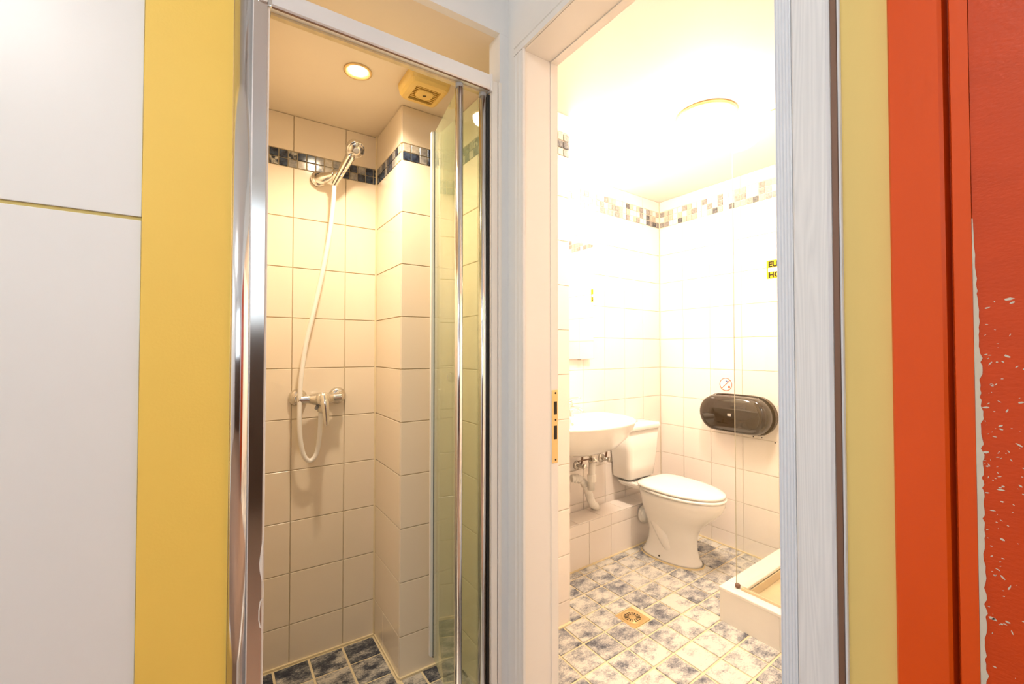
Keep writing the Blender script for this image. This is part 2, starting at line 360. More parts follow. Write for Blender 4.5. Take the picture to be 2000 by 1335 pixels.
# ------------------------------------------------------------------ white cabinet on the left
cb = thing('tall_cabinet', 'tall white cabinet with two flush doors beside the yellow pillar', 'cabinet', (-0.56, 1.35, 0))
box('carcass', -1.1, -0.13, 1.128, 1.62, 0.0, 2.5, 'olive_edge', cb)
box('door', -1.1, -0.1255, 1.105, 1.126, 0.06, 1.4855, 'laminate', cb, 0.0012)
box('door', -1.1, -0.1255, 1.105, 1.126, 1.4925, 2.5, 'laminate', cb, 0.0012)
box('gap_strip', -1.1, -0.1257, 1.1085, 1.1275, 1.4858, 1.4922, 'gap_olive', cb)
box('plinth', -1.1, -0.1255, 1.115, 1.127, 0.0, 0.057, 'laminate', cb)

# ------------------------------------------------------------------ shower enclosure
ZT = [0.0, 0.153, 0.355, 0.557, 0.758, 0.960, 1.162, 1.364, 1.566, 1.767, 1.968]
ZTOP = [2.034, 2.18]
def shower_wall(w_, O, eu, en, sl, low=None):
    tile_wall(w_, O, eu, en, sl, ZT if low is None else ZT[1:], 'shower_tile'); tile_wall(w_, O, eu, en, sl, ZTOP, 'shower_tile')
    if low: tile_wall(w_, O, eu, en, low, ZT[:2], 'shower_tile')
def band(w_, O, eu, en, s0, pitch, top, bot, s1):
    for z0, row in ((1.968, bot), (2.001, top)):
        for k, c in enumerate(row):
            a = s0 + k * pitch + 0.002; b = min(s0 + (k + 1) * pitch - 0.002, s1)
            if b - a < 0.005: continue
            tile('mosaic_tile', Vector(O) + Vector(eu) * a + Vector((0, 0, z0 + 0.0018)), eu, (0, 0, 1), en, b - a, 0.0294, 0.0055, 'chip' + c, w_)
w1 = struct(box('wall_shower_back', -0.08, 0.58, 1.955, 2.05, 0, 2.18, 'grout'), 'cream tiled back wall of the shower with mosaic band')
shower_wall(w1, (0, 1.955, 0), (1, 0, 0), (0, -1, 0), [0.02, 0.044, 0.246, 0.448, 0.579])
band(w1, (0, 1.955, 0), (1, 0, 0), (0, -1, 0), 0.0235, 0.0338, 'GDPDDDMDDGPGDDGDMPG'[0:17], 'DPDGMDGPPMPGDGDDD', 0.577)
w2 = struct(box('wall_shower_pillar', 0.585, 0.92, 1.637, 2.05, 0, 2.18, 'grout'), 'tiled boxed-in corner pillar inside the shower')
shower_wall(w2, (0.585, 1.637, 0), (0, 1, 0), (-1, 0, 0), [0.0, 0.312], [0.0, 0.2, 0.312])
shower_wall(w2, (0.58, 1.637, 0), (1, 0, 0), (0, -1, 0), [0.0, 0.218])
band(w2, (0.585, 1.637, 0), (0, 1, 0), (-1, 0, 0), 0.004, 0.0338, 'PDGDDGDGG', 'PPGDDGDDD', 0.312)
band(w2, (0.58, 1.637, 0), (1, 0, 0), (0, -1, 0), 0.004, 0.0338, 'PPGDMG', 'DDGDDP', 0.214)
w3 = struct(box('wall_shower_right', 0.805, 0.90, 1.1, 1.637, 0, 2.18, 'grout'), 'cream tiled wall behind the folded shower door')
shower_wall(w3, (0.805, 1.1, 0), (0, 1, 0), (-1, 0, 0), [0.06, 0.13, 0.33, 0.53])
band(w3, (0.805, 1.1, 0), (0, 1, 0), (-1, 0, 0), 0.06, 0.0338, 'DGPDDGPDMGDDGP', 'GDDPGDDGDPDGDD', 0.53)
w4 = struct(box('wall_shower_left', -0.08, 0.015, 1.2, 1.955, 0, 2.18, 'grout'), 'cream tiled left wall of the shower')
shower_wall(w4, (0.015, 1.2, 0), (0, 1, 0), (1, 0, 0), [0.0, 0.15, 0.35, 0.55, 0.75])
struct(box('ceiling_shower', 0.0215, 0.92, 1.1252, 2.05, 2.18, 2.26, 'shower_ceiling'), 'cream ceiling of the shower with downlight and extractor fan')
fs = struct(box('floor_shower', -0.08, 0.92, 1.1, 2.05, -0.06, -0.002, 'floor_grout'), 'mottled blue tiled shower floor with cream grout')
sx = [0.02, 0.058, 0.1885, 0.315, 0.444, 0.571]; sy = [1.937, 1.812, 1.680, 1.549, 1.418, 1.287, 1.175]
FG = 0.009
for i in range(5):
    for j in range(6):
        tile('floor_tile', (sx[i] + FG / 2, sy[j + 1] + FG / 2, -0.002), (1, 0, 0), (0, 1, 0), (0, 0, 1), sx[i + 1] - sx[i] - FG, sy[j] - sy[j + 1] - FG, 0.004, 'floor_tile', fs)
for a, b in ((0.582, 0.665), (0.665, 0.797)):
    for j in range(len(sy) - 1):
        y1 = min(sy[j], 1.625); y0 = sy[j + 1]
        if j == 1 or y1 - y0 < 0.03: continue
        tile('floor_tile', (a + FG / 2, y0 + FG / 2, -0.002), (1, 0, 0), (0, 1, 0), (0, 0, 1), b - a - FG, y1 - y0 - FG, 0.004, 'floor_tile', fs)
for nm, p in (('sealant', [(0.575, 1.632), (0.585, 1.632), (0.585, 1.95), (0.575, 1.95)]), ('sealant', [(0.02, 1.942), (0.58, 1.942), (0.58, 1.952), (0.02, 1.952)]), ('sealant', [(0.58, 1.624), (0.80, 1.624), (0.80, 1.634), (0.58, 1.634)])):
    prism_z(nm, p, -0.001, 0.006, 'floor_grout', fs)
for a in (0.0,):  # yellowed sealant in the upright corner
    prism_z('sealant', [(0.5795, 1.9505), (0.573, 1.9505), (0.5795, 1.944)], 0.0, 2.18, 'floor_grout', w1)
struct(box('trim_1', 0.021, 0.69, 1.09, 1.18, 0, 0.165, 'wall_tile', None, 0.006), 'raised cream kerb under the shower door')

# ------------------------------------------------------------------ bi-fold shower door
sd = thing('shower_door', 'folding shower door with aluminium frame and green-tinted glass panels', 'shower door', (0.37, 1.13, 0.166))
# left wall channel: convex polished cover, then a flat brushed face, then a white seal strip
arc = [(0.0225 + 0.0335 * k / 10, 1.1005 - 0.011 * math.sin(math.pi * (0.20 + 0.68 * k / 10))) for k in range(11)]
prism_z('wall_channel', arc + [(0.056, 1.17), (0.0225, 1.17)], 0.166, 2.178, 'alu', sd, smooth=False)
for p in sd.children[-1].data.polygons:
    if p.area > 0 and abs(p.normal.z) < .1 and p.normal.y < -0.3: p.use_smooth = True
prism_z('side_profile', [(0.057, 1.0985), (0.0835, 1.0985), (0.0835, 1.17), (0.057, 1.17)], 0.166, 2.178, 'alu_brushed', sd)
prism_z('profile_edge', [(0.0555, 1.0955), (0.0575, 1.0955), (0.0575, 1.12), (0.0555, 1.12)], 0.166, 2.178, 'alu_satin', sd)
prism_z('seal_strip', [(0.084, 1.103), (0.0885, 1.103), (0.0945, 1.19), (0.084, 1.19)], 0.166, 2.178, 'pvc', sd)
sm = []
for k in range(40):
    z = 0.62 + 0.2 * random.random(); sm.append((0.0855 + 0.003 * random.random(), z))
V, F = [], []
def blob_strip(pts, w_, y):
    k = len(V)
    for i, (x, z) in enumerate(pts):
        V.extend([(x - w_[i], y, z), (x + w_[i], y, z), (x + w_[i], y - 0.002, z), (x - w_[i], y - 0.002, z)])
    for i in range(len(pts) - 1):
        for q in range(4): F.append((k + 4 * i + q, k + 4 * i + (q + 1) % 4, k + 4 * i + 4 + (q + 1) % 4, k + 4 * i + 4 + q))
blob_strip([(0.0855, 0.83), (0.0835, 0.80), (0.082, 0.775), (0.0825, 0.76), (0.085, 0.735)], [0.0005, 0.0018, 0.003, 0.0025, 0.0006], 1.0984)
blob_strip([(0.0855, 0.70), (0.0815, 0.693), (0.0795, 0.675), (0.0795, 0.655), (0.082, 0.64), (0.0855, 0.636)], [0.0008, 0.001, 0.001, 0.001, 0.0012, 0.001], 1.0984)
mesh('silicone_smear', V, F, 'silicone', sd)
# top rail with its end caps and the brown seal under it
prism = [(1.100, 1.998), (1.096, 2.002), (1.096, 2.040), (1.101, 2.044), (1.14, 2.044), (1.14, 1.998)]
def rail(name, poly, x0, x1, mat):
    n = len(poly); V_ = [(x, y, z) for x in (x0, x1) for y, z in poly]
    F_ = [tuple(range(n - 1, -1, -1)), tuple(range(n, 2 * n))] + [(i, (i + 1) % n, n + (i + 1) % n, n + i) for i in range(n)]
    return mesh(name, V_, F_, mat, sd)
rail('top_rail', prism, 0.084, 0.655, 'alu_satin')
rail('rail_lip', [(1.0995, 1.9962), (1.0985, 1.9978), (1.103, 1.9978), (1.103, 1.9962)], 0.092, 0.655, 'brown')
rail('rail_seal', [(1.118, 1.992), (1.118, 1.9978), (1.132, 1.9978), (1.132, 1.992)], 0.092, 0.655, 'dirt')
box('corner_bracket', 0.066, 0.0835, 1.0925, 1.1, 2.0, 2.046, 'alu_satin', sd, 0.002)
box('corner_bracket', 0.0845, 0.092, 1.094, 1.1, 1.994, 2.046, 'chrome', sd, 0.002)
box('end_cap', 0.6555, 0.663, 1.0945, 1.14, 1.994, 2.0445, 'alu_satin', sd, 0.0015)
box('bottom_rail', 0.092, 0.655, 1.1, 1.14, 0.166, 0.196, 'alu_satin', sd, 0.002)
# right wall channel
prism_z('side_profile', [(0.664, 1.102), (0.684, 1.102), (0.684, 1.16), (0.664, 1.16)], 0.166, 2.03, 'pvc', sd)
prism_z('wall_channel', [(0.6855, 1.098), (0.6955, 1.098), (0.6955, 1.1015), (0.6855, 1.1015)], 0.166, 2.03, 'lining', sd)
prism_z('profile_edge', [(0.659, 1.104), (0.6635, 1.104), (0.6635, 1.15), (0.659, 1.15)], 0.166, 1.994, 'alu_brushed', sd)
prism_z('seal_strip', [(0.6535, 1.112), (0.6585, 1.112), (0.6585, 1.15), (0.6535, 1.15)], 0.196, 1.99, 'rubber', sd)
# two folded glass panels and their upright posts
FAR = Vector((0.618, 1.405)); 
def panel(p0, p1, label=None):
    d = (p1 - p0).normalized(); n = Vector((-d.y, d.x)) * 0.003
    return [tuple(p0 + n), tuple(p1 + n), tuple(p1 - n), tuple(p0 - n)]
g1 = prism_z('glass_panel', panel(Vector((0.566, 1.122)), FAR), 0.205, 1.985, 'shower_glass', sd)
g2 = prism_z('glass_panel', panel(Vector((0.642, 1.126)), FAR + Vector((0.016, 0.0))), 0.205, 1.985, 'shower_glass', sd)
def post(cx, cy, rx, ry, label):
    poly = []
    for k in range(20):
        a = 2 * math.pi * k / 20; c, s = math.cos(a), math.sin(a)
        poly.append((cx + rx * abs(c) ** 0.7 * (1 if c >= 0 else -1), cy + ry * abs(s) ** 0.7 * (1 if s >= 0 else -1)))
    o = prism_z('upright_post', poly, 0.2, 1.978, 'alu', sd, smooth=False)
    for p in o.data.polygons:
        if abs(p.normal.z) < .1: p.use_smooth = True
    lathe('pivot_cap', [(0.011, 0.0), (0.011, 0.012), (0.006, 0.014)], (cx, cy, 1.978), (0, 0, 1), 'grey_plastic', o, 16)
    return o
post(0.5625, 1.112, 0.0098, 0.012, 'a'); post(0.6405, 1.116, 0.0098, 0.012, 'b')
prism_z('hinge_strip', [(0.604, 1.400), (0.613, 1.400), (0.613, 1.412), (0.604, 1.412)], 0.205, 1.985, 'alu_satin', sd)
prism_z('hinge_seal', [(0.6135, 1.399), (0.6165, 1.399), (0.6165, 1.414), (0.6135, 1.414)], 0.200, 1.988, 'rubber', sd)
lathe('door_knob', [(0.004, 0), (0.013, 0.004), (0.015, 0.012), (0.009, 0.018)], (0.5735, 1.165, 1.155), (-1, 0.13, 0), 'clear_glass', g1, 16)

# ------------------------------------------------------------------ shower fittings
hs = thing('shower_head_bracket', 'chrome wall bracket holding the shower handset', 'bracket', (0.352, 1.95, 1.94))
lathe('wall_rose', [(0.030, 0), (0.031, 0.014), (0.026, 0.024)], (0.338, 1.9495, 1.938), (0, -1, 0), 'chrome', hs)
tube('arm', [(0.340, 1.935, 1.938), (0.352, 1.915, 1.938), (0.372, 1.895, 1.944), (0.388, 1.880, 1.950)], 0.02, 'chrome', hs, 18, [0.026, 0.023, 0.016, 0.015])
lathe('socket', [(0.0135, -0.018), (0.0165, -0.016), (0.0165, 0.014), (0.0145, 0.017)], (0.3925, 1.876, 1.944), (0.35, -0.45, 0.82), 'chrome', hs, 20)
hh = thing('shower_handset', 'chrome shower handset clipped in the wall bracket', 'shower head', (0.395, 1.87, 1.93))
a0 = Vector((0.390, 1.880, 1.915)); a1 = Vector((0.436, 1.822, 2.016)); dd = (a1 - a0).normalized()
tube('handle', [a0 - dd * 0.012, a0 + dd * 0.03, a0 + dd * 0.085, a1], 0.012, 'chrome', hh, 18, [0.010, 0.0135, 0.0175, 0.0195])
fn_ = Vector((0.10, -0.62, -0.72)).normalized(); hc = Vector((0.449, 1.800, 2.038))
lathe('head', [(0.004, -0.032), (0.018, -0.030), (0.030, -0.021), (0.0355, -0.006), (0.036, 0.006), (0.033, 0.010)], hc, fn_, 'chrome', hh)
lathe('spray_plate', [(0.030, 0.0095), (0.0295, 0.0125), (0.002, 0.0125)], hc, fn_, 'chrome_dull', hh)
lathe('spray_ring', [(0.012, 0.0126), (0.012, 0.0145), (0.007, 0.0150)], hc, fn_, 'grey_plastic', hh)
for k in range(4):
    t_ = 0.035 + 0.018 * k; p = a0 + dd * t_ + Vector((0.30, -0.85, -0.42)).normalized() * 0.0155
    lathe('grip_rib', [(0.005, -0.001), (0.005, 0.0012), (0.003, 0.002)], p, (0.30, -0.85, -0.42), 'chrome_dull', hh, 10)
hz = tag(tube('shower_hose', [(0.387, 1.884, 1.905), (0.385, 1.886, 1.84), (0.372, 1.892, 1.70), (0.345, 1.898, 1.532), (0.316, 1.90, 1.385), (0.290, 1.90, 1.262), (0.272, 1.895, 1.122), (0.267, 1.89, 1.002), (0.270, 1.893, 0.902), (0.284, 1.90, 0.826), (0.308, 1.905, 0.797), (0.332, 1.905, 0.822), (0.343, 1.903, 0.894), (0.347, 1.905, 0.985)], 0.0088, 'pvc', None, 12), 'white plastic shower hose looping down to the mixer tap', 'hose')
mx = thing('shower_mixer', 'chrome shower mixer tap with lever on the tiled wall', 'mixer tap', (0.342, 1.95, 1.04))
for x in (0.268, 0.418):
    lathe('wall_rose', [(0.034, 0.0), (0.0345, 0.006), (0.031, 0.016), (0.024, 0.022)], (x, 1.9495, 1.046), (0, -1, 0), 'chrome_dull', mx)
    lathe('inlet_nut', [(0.019, 0.018), (0.019, 0.040), (0.016, 0.044)], (x, 1.9495, 1.046), (0, -1, 0), 'chrome', mx, 6 if x < 0.3 else 24, smooth=x > .3)
tube('body', [(0.262, 1.897, 1.041), (0.300, 1.897, 1.041), (0.320, 1.896, 1.040), (0.345, 1.894, 1.039), (0.372, 1.896, 1.040), (0.392, 1.897, 1.042), (0.424, 1.897, 1.043)], 0.018, 'chrome_dull', mx, 20, [0.015, 0.0165, 0.022, 0.028, 0.022, 0.0175, 0.018])
lathe('cartridge', [(0.026, 0), (0.027, 0.014), (0.025, 0.024), (0.014, 0.030)], (0.348, 1.885, 1.040), (0.06, -0.85, 0.18), 'chrome', mx)
lv = [(0.349, 1.862, 1.056), (0.351, 1.852, 1.030), (0.354, 1.845, 0.995), (0.356, 1.842, 0.955), (0.357, 1.842, 0.940)]
tube('lever', lv, 0.013, 'chrome', mx, 18, [0.016, 0.0175, 0.0135, 0.0105, 0.0075])
lathe('outlet', [(0.011, 0), (0.011, 0.028), (0.009, 0.03)], (0.345, 1.902, 1.018), (0, 0.05, -1), 'chrome_dull', mx, 8, smooth=False)
lathe('diverter_knob', [(0.006, 0), (0.007, 0.012), (0.0055, 0.014)], (0.332, 1.893, 1.012), (-0.4, -0.5, -0.6), 'grey_plastic', mx, 12)
dl = thing('downlight', 'round brass-rimmed downlight in the shower ceiling', 'downlight', (0.385, 1.518, 2.18))
lathe('rim', [(0.041, 0.0), (0.0455, -0.001), (0.0455, -0.005), (0.0400, -0.006), (0.034, -0.001), (0.030, 0.010)], (0.385, 1.518, 2.1805), (0, 0, 1), 'brass', dl, 36)
lathe('bulb', [(0.026, -0.0028), (0.0255, -0.0035), (0.014, -0.0055), (0.0, -0.006)], (0.385, 1.518, 2.1805), (0, 0, 1), 'lamp_spot', dl, 28)
sp = bpy.data.lights.new('downlight_beam', 'SPOT'); sp.energy = 26; sp.color = (1.0, 0.81, 0.61); sp.spot_size = math.radians(150); sp.spot_blend = 0.9; sp.shadow_soft_size = 0.03
spo = bpy.data.objects.new('downlight_beam', sp); COL.objects.link(spo); spo.parent = dl; spo.location = (0, 0, -0.012)
ef = thing('extractor_fan', 'yellowed square extractor fan on the shower ceiling', 'extractor fan', (0.592, 1.437, 2.18))
def rsq(cx, cy, hx, hy, r, z, n=6):
    pts = []
    for q, (sx_, sy_) in enumerate(((1, 1), (-1, 1), (-1, -1), (1, -1))):
        for k in range(n):
            a = math.pi / 2 * (q + k / (n - 1)); pts.append((cx + sx_ * (hx - r) + r * math.cos(a), cy + sy_ * (hy - r) + r * math.sin(a), z))
    return pts
FX, FY = 0.597, 1.452
loft('housing', [rsq(FX, FY, 0.074, 0.074, 0.018, 2.1795), rsq(FX, FY, 0.074, 0.074, 0.02, 2.165), rsq(FX, FY, 0.071, 0.071, 0.022, 2.146), rsq(FX, FY, 0.064, 0.064, 0.02, 2.135), rsq(FX, FY, 0.056, 0.056, 0.014, 2.132), rsq(FX, FY, 0.045, 0.045, 0.004, 2.132), rsq(FX, FY, 0.045, 0.045, 0.004, 2.150)], 'yellowed', ef, smooth=False)
loft('grille_well', [rsq(FX, FY, 0.0445, 0.0445, 0.003, 2.149), rsq(FX, FY, 0.0445, 0.0445, 0.003, 2.1475)], 'black', ef, smooth=False)
for k in range(7):
    y = FY - 0.033 + 0.011 * k; box('slat', FX - 0.0447, FX + 0.0447, y - 0.0017, y + 0.0017, 2.1365, 2.1455, 'yellowed', ef)
ell = [(0.036, 0.030), (0.036, 0.027)]
loft('centre_plate', [[(FX + rx * math.copysign(abs(math.cos(a)) ** .6, math.cos(a)), FY + rx * .86 * math.copysign(abs(math.sin(a)) ** .6, math.sin(a)), z) for a in [2 * math.pi * k / 28 for k in range(28)]] for rx, z in ((0.030, 2.146), (0.030, 2.1335), (0.027, 2.1315))], 'yellowed', ef, smooth=False)
tube('screw_slot', [(FX - 0.005, FY + 0.003, 2.131), (FX + 0.005, FY - 0.003, 2.131)], 0.0018, 'black', ef, 8, smooth_path=False)
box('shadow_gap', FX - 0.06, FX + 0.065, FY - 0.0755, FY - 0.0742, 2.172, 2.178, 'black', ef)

# ------------------------------------------------------------------ bathroom door frame
d1 = thing('door_1', 'white door frame of the bathroom with fluted whitewashed casing', None, (0.78, 0.68, 0), 'structure')
box('door_lining', 0.722, 0.818, 1.021, 1.0595, 0, 2.13, 'lining', d1)
box('door_stop', 0.8182, 0.845, 1.0185, 1.0595, 0, 2.13, 'lining', d1)
box('door_lining', 0.722, 0.818, 0.3305, 1.0205, 2.096, 2.13, 'lining', d1)
box('door_stop', 0.8182, 0.845, 0.3305, 1.018, 2.093, 2.13, 'lining', d1)
box('door_lining', 0.722, 0.845, 0.262, 0.330, 0, 2.13, 'lining', d1)
def fluted(y0, y1, n, x0=0.704, d=0.0022):
    poly = [(0.7205, y0), (x0, y0)]; wv = (y1 - y0) / n
    for k in range(n):
        a = y0 + wv * k
        poly += [(x0, a + wv * .12), (x0 + d, a + wv * .35), (x0 + d, a + wv * .65), (x0, a + wv * .88)]
    return poly + [(x0, y1), (0.7205, y1)]
prism_z('fluted_casing', fluted(0.3085, 0.3310, 5), 0, 2.135, 'fluted', d1)
prism_z('flat_casing', [(0.7205, 0.2600), (0.707, 0.2600), (0.7035, 0.2635), (0.7025, 0.3050), (0.705, 0.308), (0.7205, 0.308)], 0, 2.135, 'casing', d1)
prism_z('casing_edge', [(0.7208, 0.2545), (0.713, 0.2545), (0.709, 0.2595), (0.7208, 0.2595)], 0, 2.135, 'brown', d1)  # brown strip down the outer side of the casing
prism_z('paint_line', [(0.7215, 0.2515), (0.7160, 0.2515), (0.7160, 0.2540), (0.7215, 0.2540)], 0, 2.135, 'casing', d1)
prism_z('fluted_casing', fluted(1.0120, 1.0550, 2, 0.713, 0.002), 0, 2.095, 'white_wall', d1)
poly = [(0.7205, 2.096), (0.713, 2.096), (0.713, 2.111), (0.716, 2.113), (0.716, 2.117), (0.713, 2.119), (0.713, 2.1345), (0.7205, 2.1345)]
n_ = len(poly)
mesh('fluted_casing', [(x, y, z) for y in (0.332, 1.0595) for x, z in poly], [tuple(range(n_ - 1, -1, -1)), tuple(range(n_, 2 * n_))] + [(i, (i + 1) % n_, n_ + (i + 1) % n_, n_ + i) for i in range(n_)], 'white_wall', d1)
stp = tag(box('strike_plate', 0.8205, 0.8425, 1.0168, 1.0184, 0.902, 1.117, 'brass', d1, 0.0005), 'brass strike plate')
for z0, z1 in ((1.045, 1.083), (0.972, 1.012)): box('latch_hole', 0.8275, 0.8385, 1.0160, 1.0167, z0, z1, 'black', stp)
for z in (1.108, 1.029, 0.912): lathe('screw', [(0.003, 0), (0.003, 0.0008)], (0.8335, 1.0167, z), (0, -1, 0), 'black', stp, 10)

# ------------------------------------------------------------------ orange door on the right
d2 = thing('door_2', 'worn orange painted door with its orange frame', None, (0.74, -0.25, 0), 'structure')
prism_z('door_frame', [(0.735, 0.1980), (0.714, 0.1980), (0.7105, 0.1955), (0.7105, 0.1500), (0.7135, 0.1468), (0.735, 0.1460)], 0, 2.13, 'orange', d2)
box('frame_rebate', 0.735, 0.84, 0.135, 0.198, 0, 2.13, 'orange', d2)
prism_z('door_edge', [(0.734, 0.1420), (0.716, 0.1415), (0.7125, 0.1400), (0.7125, 0.1250), (0.734, 0.1250)], 0, 2.12, 'orange', d2)
leaf = box('door_leaf', 0.7135, 0.755, -0.68, 0.1245, 0.005, 2.12, 'orange_leaf', d2)
box('frame_head', 0.7105, 0.84, -0.72, 0.198, 2.121, 2.13, 'orange', d2)
box('frame_rebate', 0.7105, 0.84, -0.72, -0.682, 0, 2.12, 'orange', d2)
# bare edge where the paint has chipped away, and scattered chips
V, F = [], []
z = 0.02; prev = None; i = 0
while z < 1.385:
    g = min(1.0, max(0.0, (1.385 - z) / 0.16)); hi = 0.1248
    lo = hi - (0.0008 + 0.0042 * g * (0.65 + 0.7 * random.random()))
    V += [(0.7134, hi, z), (0.7134, lo, z), (0.7128, hi, z), (0.7128, lo, z)]
    if i: k = 4 * i; F += [(k - 2, k - 1, k + 3, k + 2), (k - 3, k + 1, k + 3, k - 1), (k - 4, k - 2, k + 2, k), (k - 4, k, k + 1, k - 3)]
    z += 0.003 + 0.004 * random.random(); i += 1
tag(mesh('bare_paint_edge', V, F, 'bare', leaf), 'pale undercoat bared along the door edge')
V, F = [], []
for _ in range(130):
    zc = random.gauss(1.09, 0.12); yc = 0.1185 - abs(random.gauss(0, 0.017))
    if not (0.70 < zc < 1.30): continue
    a = random.gauss(0.0, 0.6) + (math.pi / 2 if random.random() < .12 else 0)
    ln = abs(random.gauss(0, 0.0012)) + 0.0004; wd = ln * random.uniform(.2, .6)
    k = len(V); m_ = 7; c, s = math.cos(a), math.sin(a)
    ring = []
    for q in range(m_):
        t_ = 2 * math.pi * q / m_; r_ = random.uniform(.65, 1.2); dy, dz = ln * r_ * math.cos(t_), wd * r_ * math.sin(t_)
        ring.append((yc + dy * c - dz * s, zc + dy * s + dz * c))
    V += [(0.7134, y, zz) for y, zz in ring] + [(0.71315, y, zz) for y, zz in ring]
    F.append(tuple(range(k + m_, k + 2 * m_))); F += [(k + q, k + (q + 1) % m_, k + m_ + (q + 1) % m_, k + m_ + q) for q in range(m_)]
tag(mesh('paint_chips', V, F, 'bare', leaf), 'scattered pale paint chips', kind='stuff')

# ------------------------------------------------------------------ bathroom shell
XB, VB, VF = 2.69, 2.08, 0.20
eu = Vector((1, 0.055, 0)); nl = Vector((0.055, -1, 0)).normalized()
ZB = [0.0, 0.092, 0.298, 0.503, 0.706, 0.909, 1.112, 1.315, 1.518, 1.721, 1.924, 2.127]
ZB2 = [2.243, 2.32]
bl = struct(box('wall_bath_left', 1.2, 2.79, VB + .005, VB + 0.1, 0, 2.32, 'bath_grout', fn=BV), 'cream tiled bathroom wall behind basin and toilet')
sl = [1.347, 1.49, 1.69, 1.89, 2.09, 2.29, 2.49, 2.685]
tile_wall(bl, B(0, VB + .005), eu, nl, sl, ZB); tile_wall(bl, B(0, VB + .005), eu, nl, sl, ZB2)
chips_stuff('mosaic_band', bl, B(1.35, VB + .005), eu, nl, 36, 0.0371, 3, 2.128, 0.0382)
br = struct(box('wall_bath_right', XB + .005, XB + 0.1, VF - 0.1, VB + 0.1, 0, 2.32, 'bath_grout', fn=BV), 'cream tiled bathroom wall behind the toilet roll dispenser')
rl = [0.20, 0.42, 0.63, 0.845, 1.055, 1.265, 1.475, 1.686, 1.888, 2.078]
tile_wall(br, B(XB + .005, 0), (0, 1, 0), (-1, 0, 0), rl, ZB); tile_wall(br, B(XB + .005, 0), (0, 1, 0), (-1, 0, 0), rl, ZB2)
chips_stuff('mosaic_band', br, B(XB + .005, 0.205), (0, 1, 0), (-1, 0, 0), 50, 0.0374, 3, 2.128, 0.0382)
bp = struct(box('wall_bath_pillar', 0.901, 1.347, 1.618, 2.2, 0, 2.32, 'bath_grout', fn=BV), 'tiled bathroom wall corner just inside the door')
tile_wall(bp, B(0, 1.618), eu, nl, [0.905, 1.147, 1.3465], [0.0, 0.105, 0.31, 0.515, 0.718, 0.921, 1.124, 1.327, 1.53, 1.733, 1.936, 2.125])
tile_wall(bp, B(0, 1.618), eu, nl, [0.905, 1.147, 1.3465], [2.232, 2.32])
for k in range(4):
    for r in range(3):
        tile('mosaic_tile', B(1.347 - 0.0365 * (k + 1) + .002, 1.618) + Vector((0, 0, 2.127 + 0.035 * r)), eu, (0, 0, 1), nl, 0.032, 0.031, 0.0055, 'chip' + ['GPBPPGPB', 'BBGPPPBG', 'GPPBPBGG'][r][k], bp)
struct(box('wall_bath_front', 0.845, 2.79, VF - 0.1, VF, 0, 2.32, 'wall_tile', fn=BV), 'cream bathroom wall beside the door')
struct(box('ceiling_bath', 0.845, 2.79, VF - 0.1, 2.2, 2.32, 2.40, 'bath_ceiling', fn=BV), 'cream bathroom ceiling with a glowing dome lamp')
fb = struct(box('floor_bathroom', 0.722, 2.79, VF - 0.1, 2.2, -0.06, -0.002, 'floor_grout', fn=BV), 'mottled blue-grey tiled bathroom floor with yellowed grout')
cx_ = [0.769 + 0.1313 * k for k in range(15)]; cx_ = [c for c in cx_ if c < 2.62] + [2.683]
rv = [1.924, 1.870, 1.738, 1.605, 1.473, 1.342, 1.210, 1.079, 0.948, 0.817, 0.686, 0.555, 0.424, 0.293, 0.21]
for i in range(len(cx_) - 1):
    for j in range(len(rv) - 1):
        u0, u1, v1, v0 = cx_[i], cx_[i + 1], rv[j], rv[j + 1]
        if u1 < 1.35 and v1 > 1.62: continue
        if u0 > 1.95 and v1 < 1.22: continue                       # under the shower tray
        um = 0.5 * (u0 + u1)
        if 1.555 < um < 1.687 and 1.35 < 0.5 * (v0 + v1) < 1.60:       # cut round the floor drain
            if v0 > 1.46: v0 = 1.524
            else: v1 = 1.404
        tile('floor_tile', B(u0 + FG / 2, v0 + FG / 2, -0.002), eu, (0, 1, 0), (0, 0, 1), u1 - u0 - FG, v1 - v0 - FG, 0.004, 'floor_tile_lit', fb)
# boxed-in pipe ledge under the basin
lg = struct(box('wall_bath_ledge', 1.348, 2.684, 1.933, VB - 0.001, 0, 0.2515, 'bath_grout', fn=BV), 'low tiled ledge along the wall under the basin')
tile_wall(lg, B(0, 1.933), eu, nl, [1.349, 1.42, 1.60, 1.79, 1.978, 2.17, 2.36, 2.55, 2.684], [0.0, 0.185, 0.2515], t=0.0045)
lx = [1.349, 1.50, 1.70, 1.90, 2.10, 2.30, 2.50, 2.684]
for i in range(len(lx) - 1):
    tile('ledge_tile', B(lx[i] + .0015, 1.930, 0.2515), eu, (0, 1, 0), (0, 0, 1), lx[i + 1] - lx[i] - .003, 0.143, 0.005, 'wall_tile', lg)
for p in ([(1.349, 1.928), (2.684, 1.928), (2.684, 1.918), (1.349, 1.918)], [(2.689, 1.2), (2.689, 1.92), (2.679, 1.92), (2.679, 1.2)], [(0.9, 1.612), (1.346, 1.612), (1.346, 1.600), (0.9, 1.600)]):
    prism_z('sealant', p, -0.001, 0.007, 'floor_grout', fb, fn=BV)

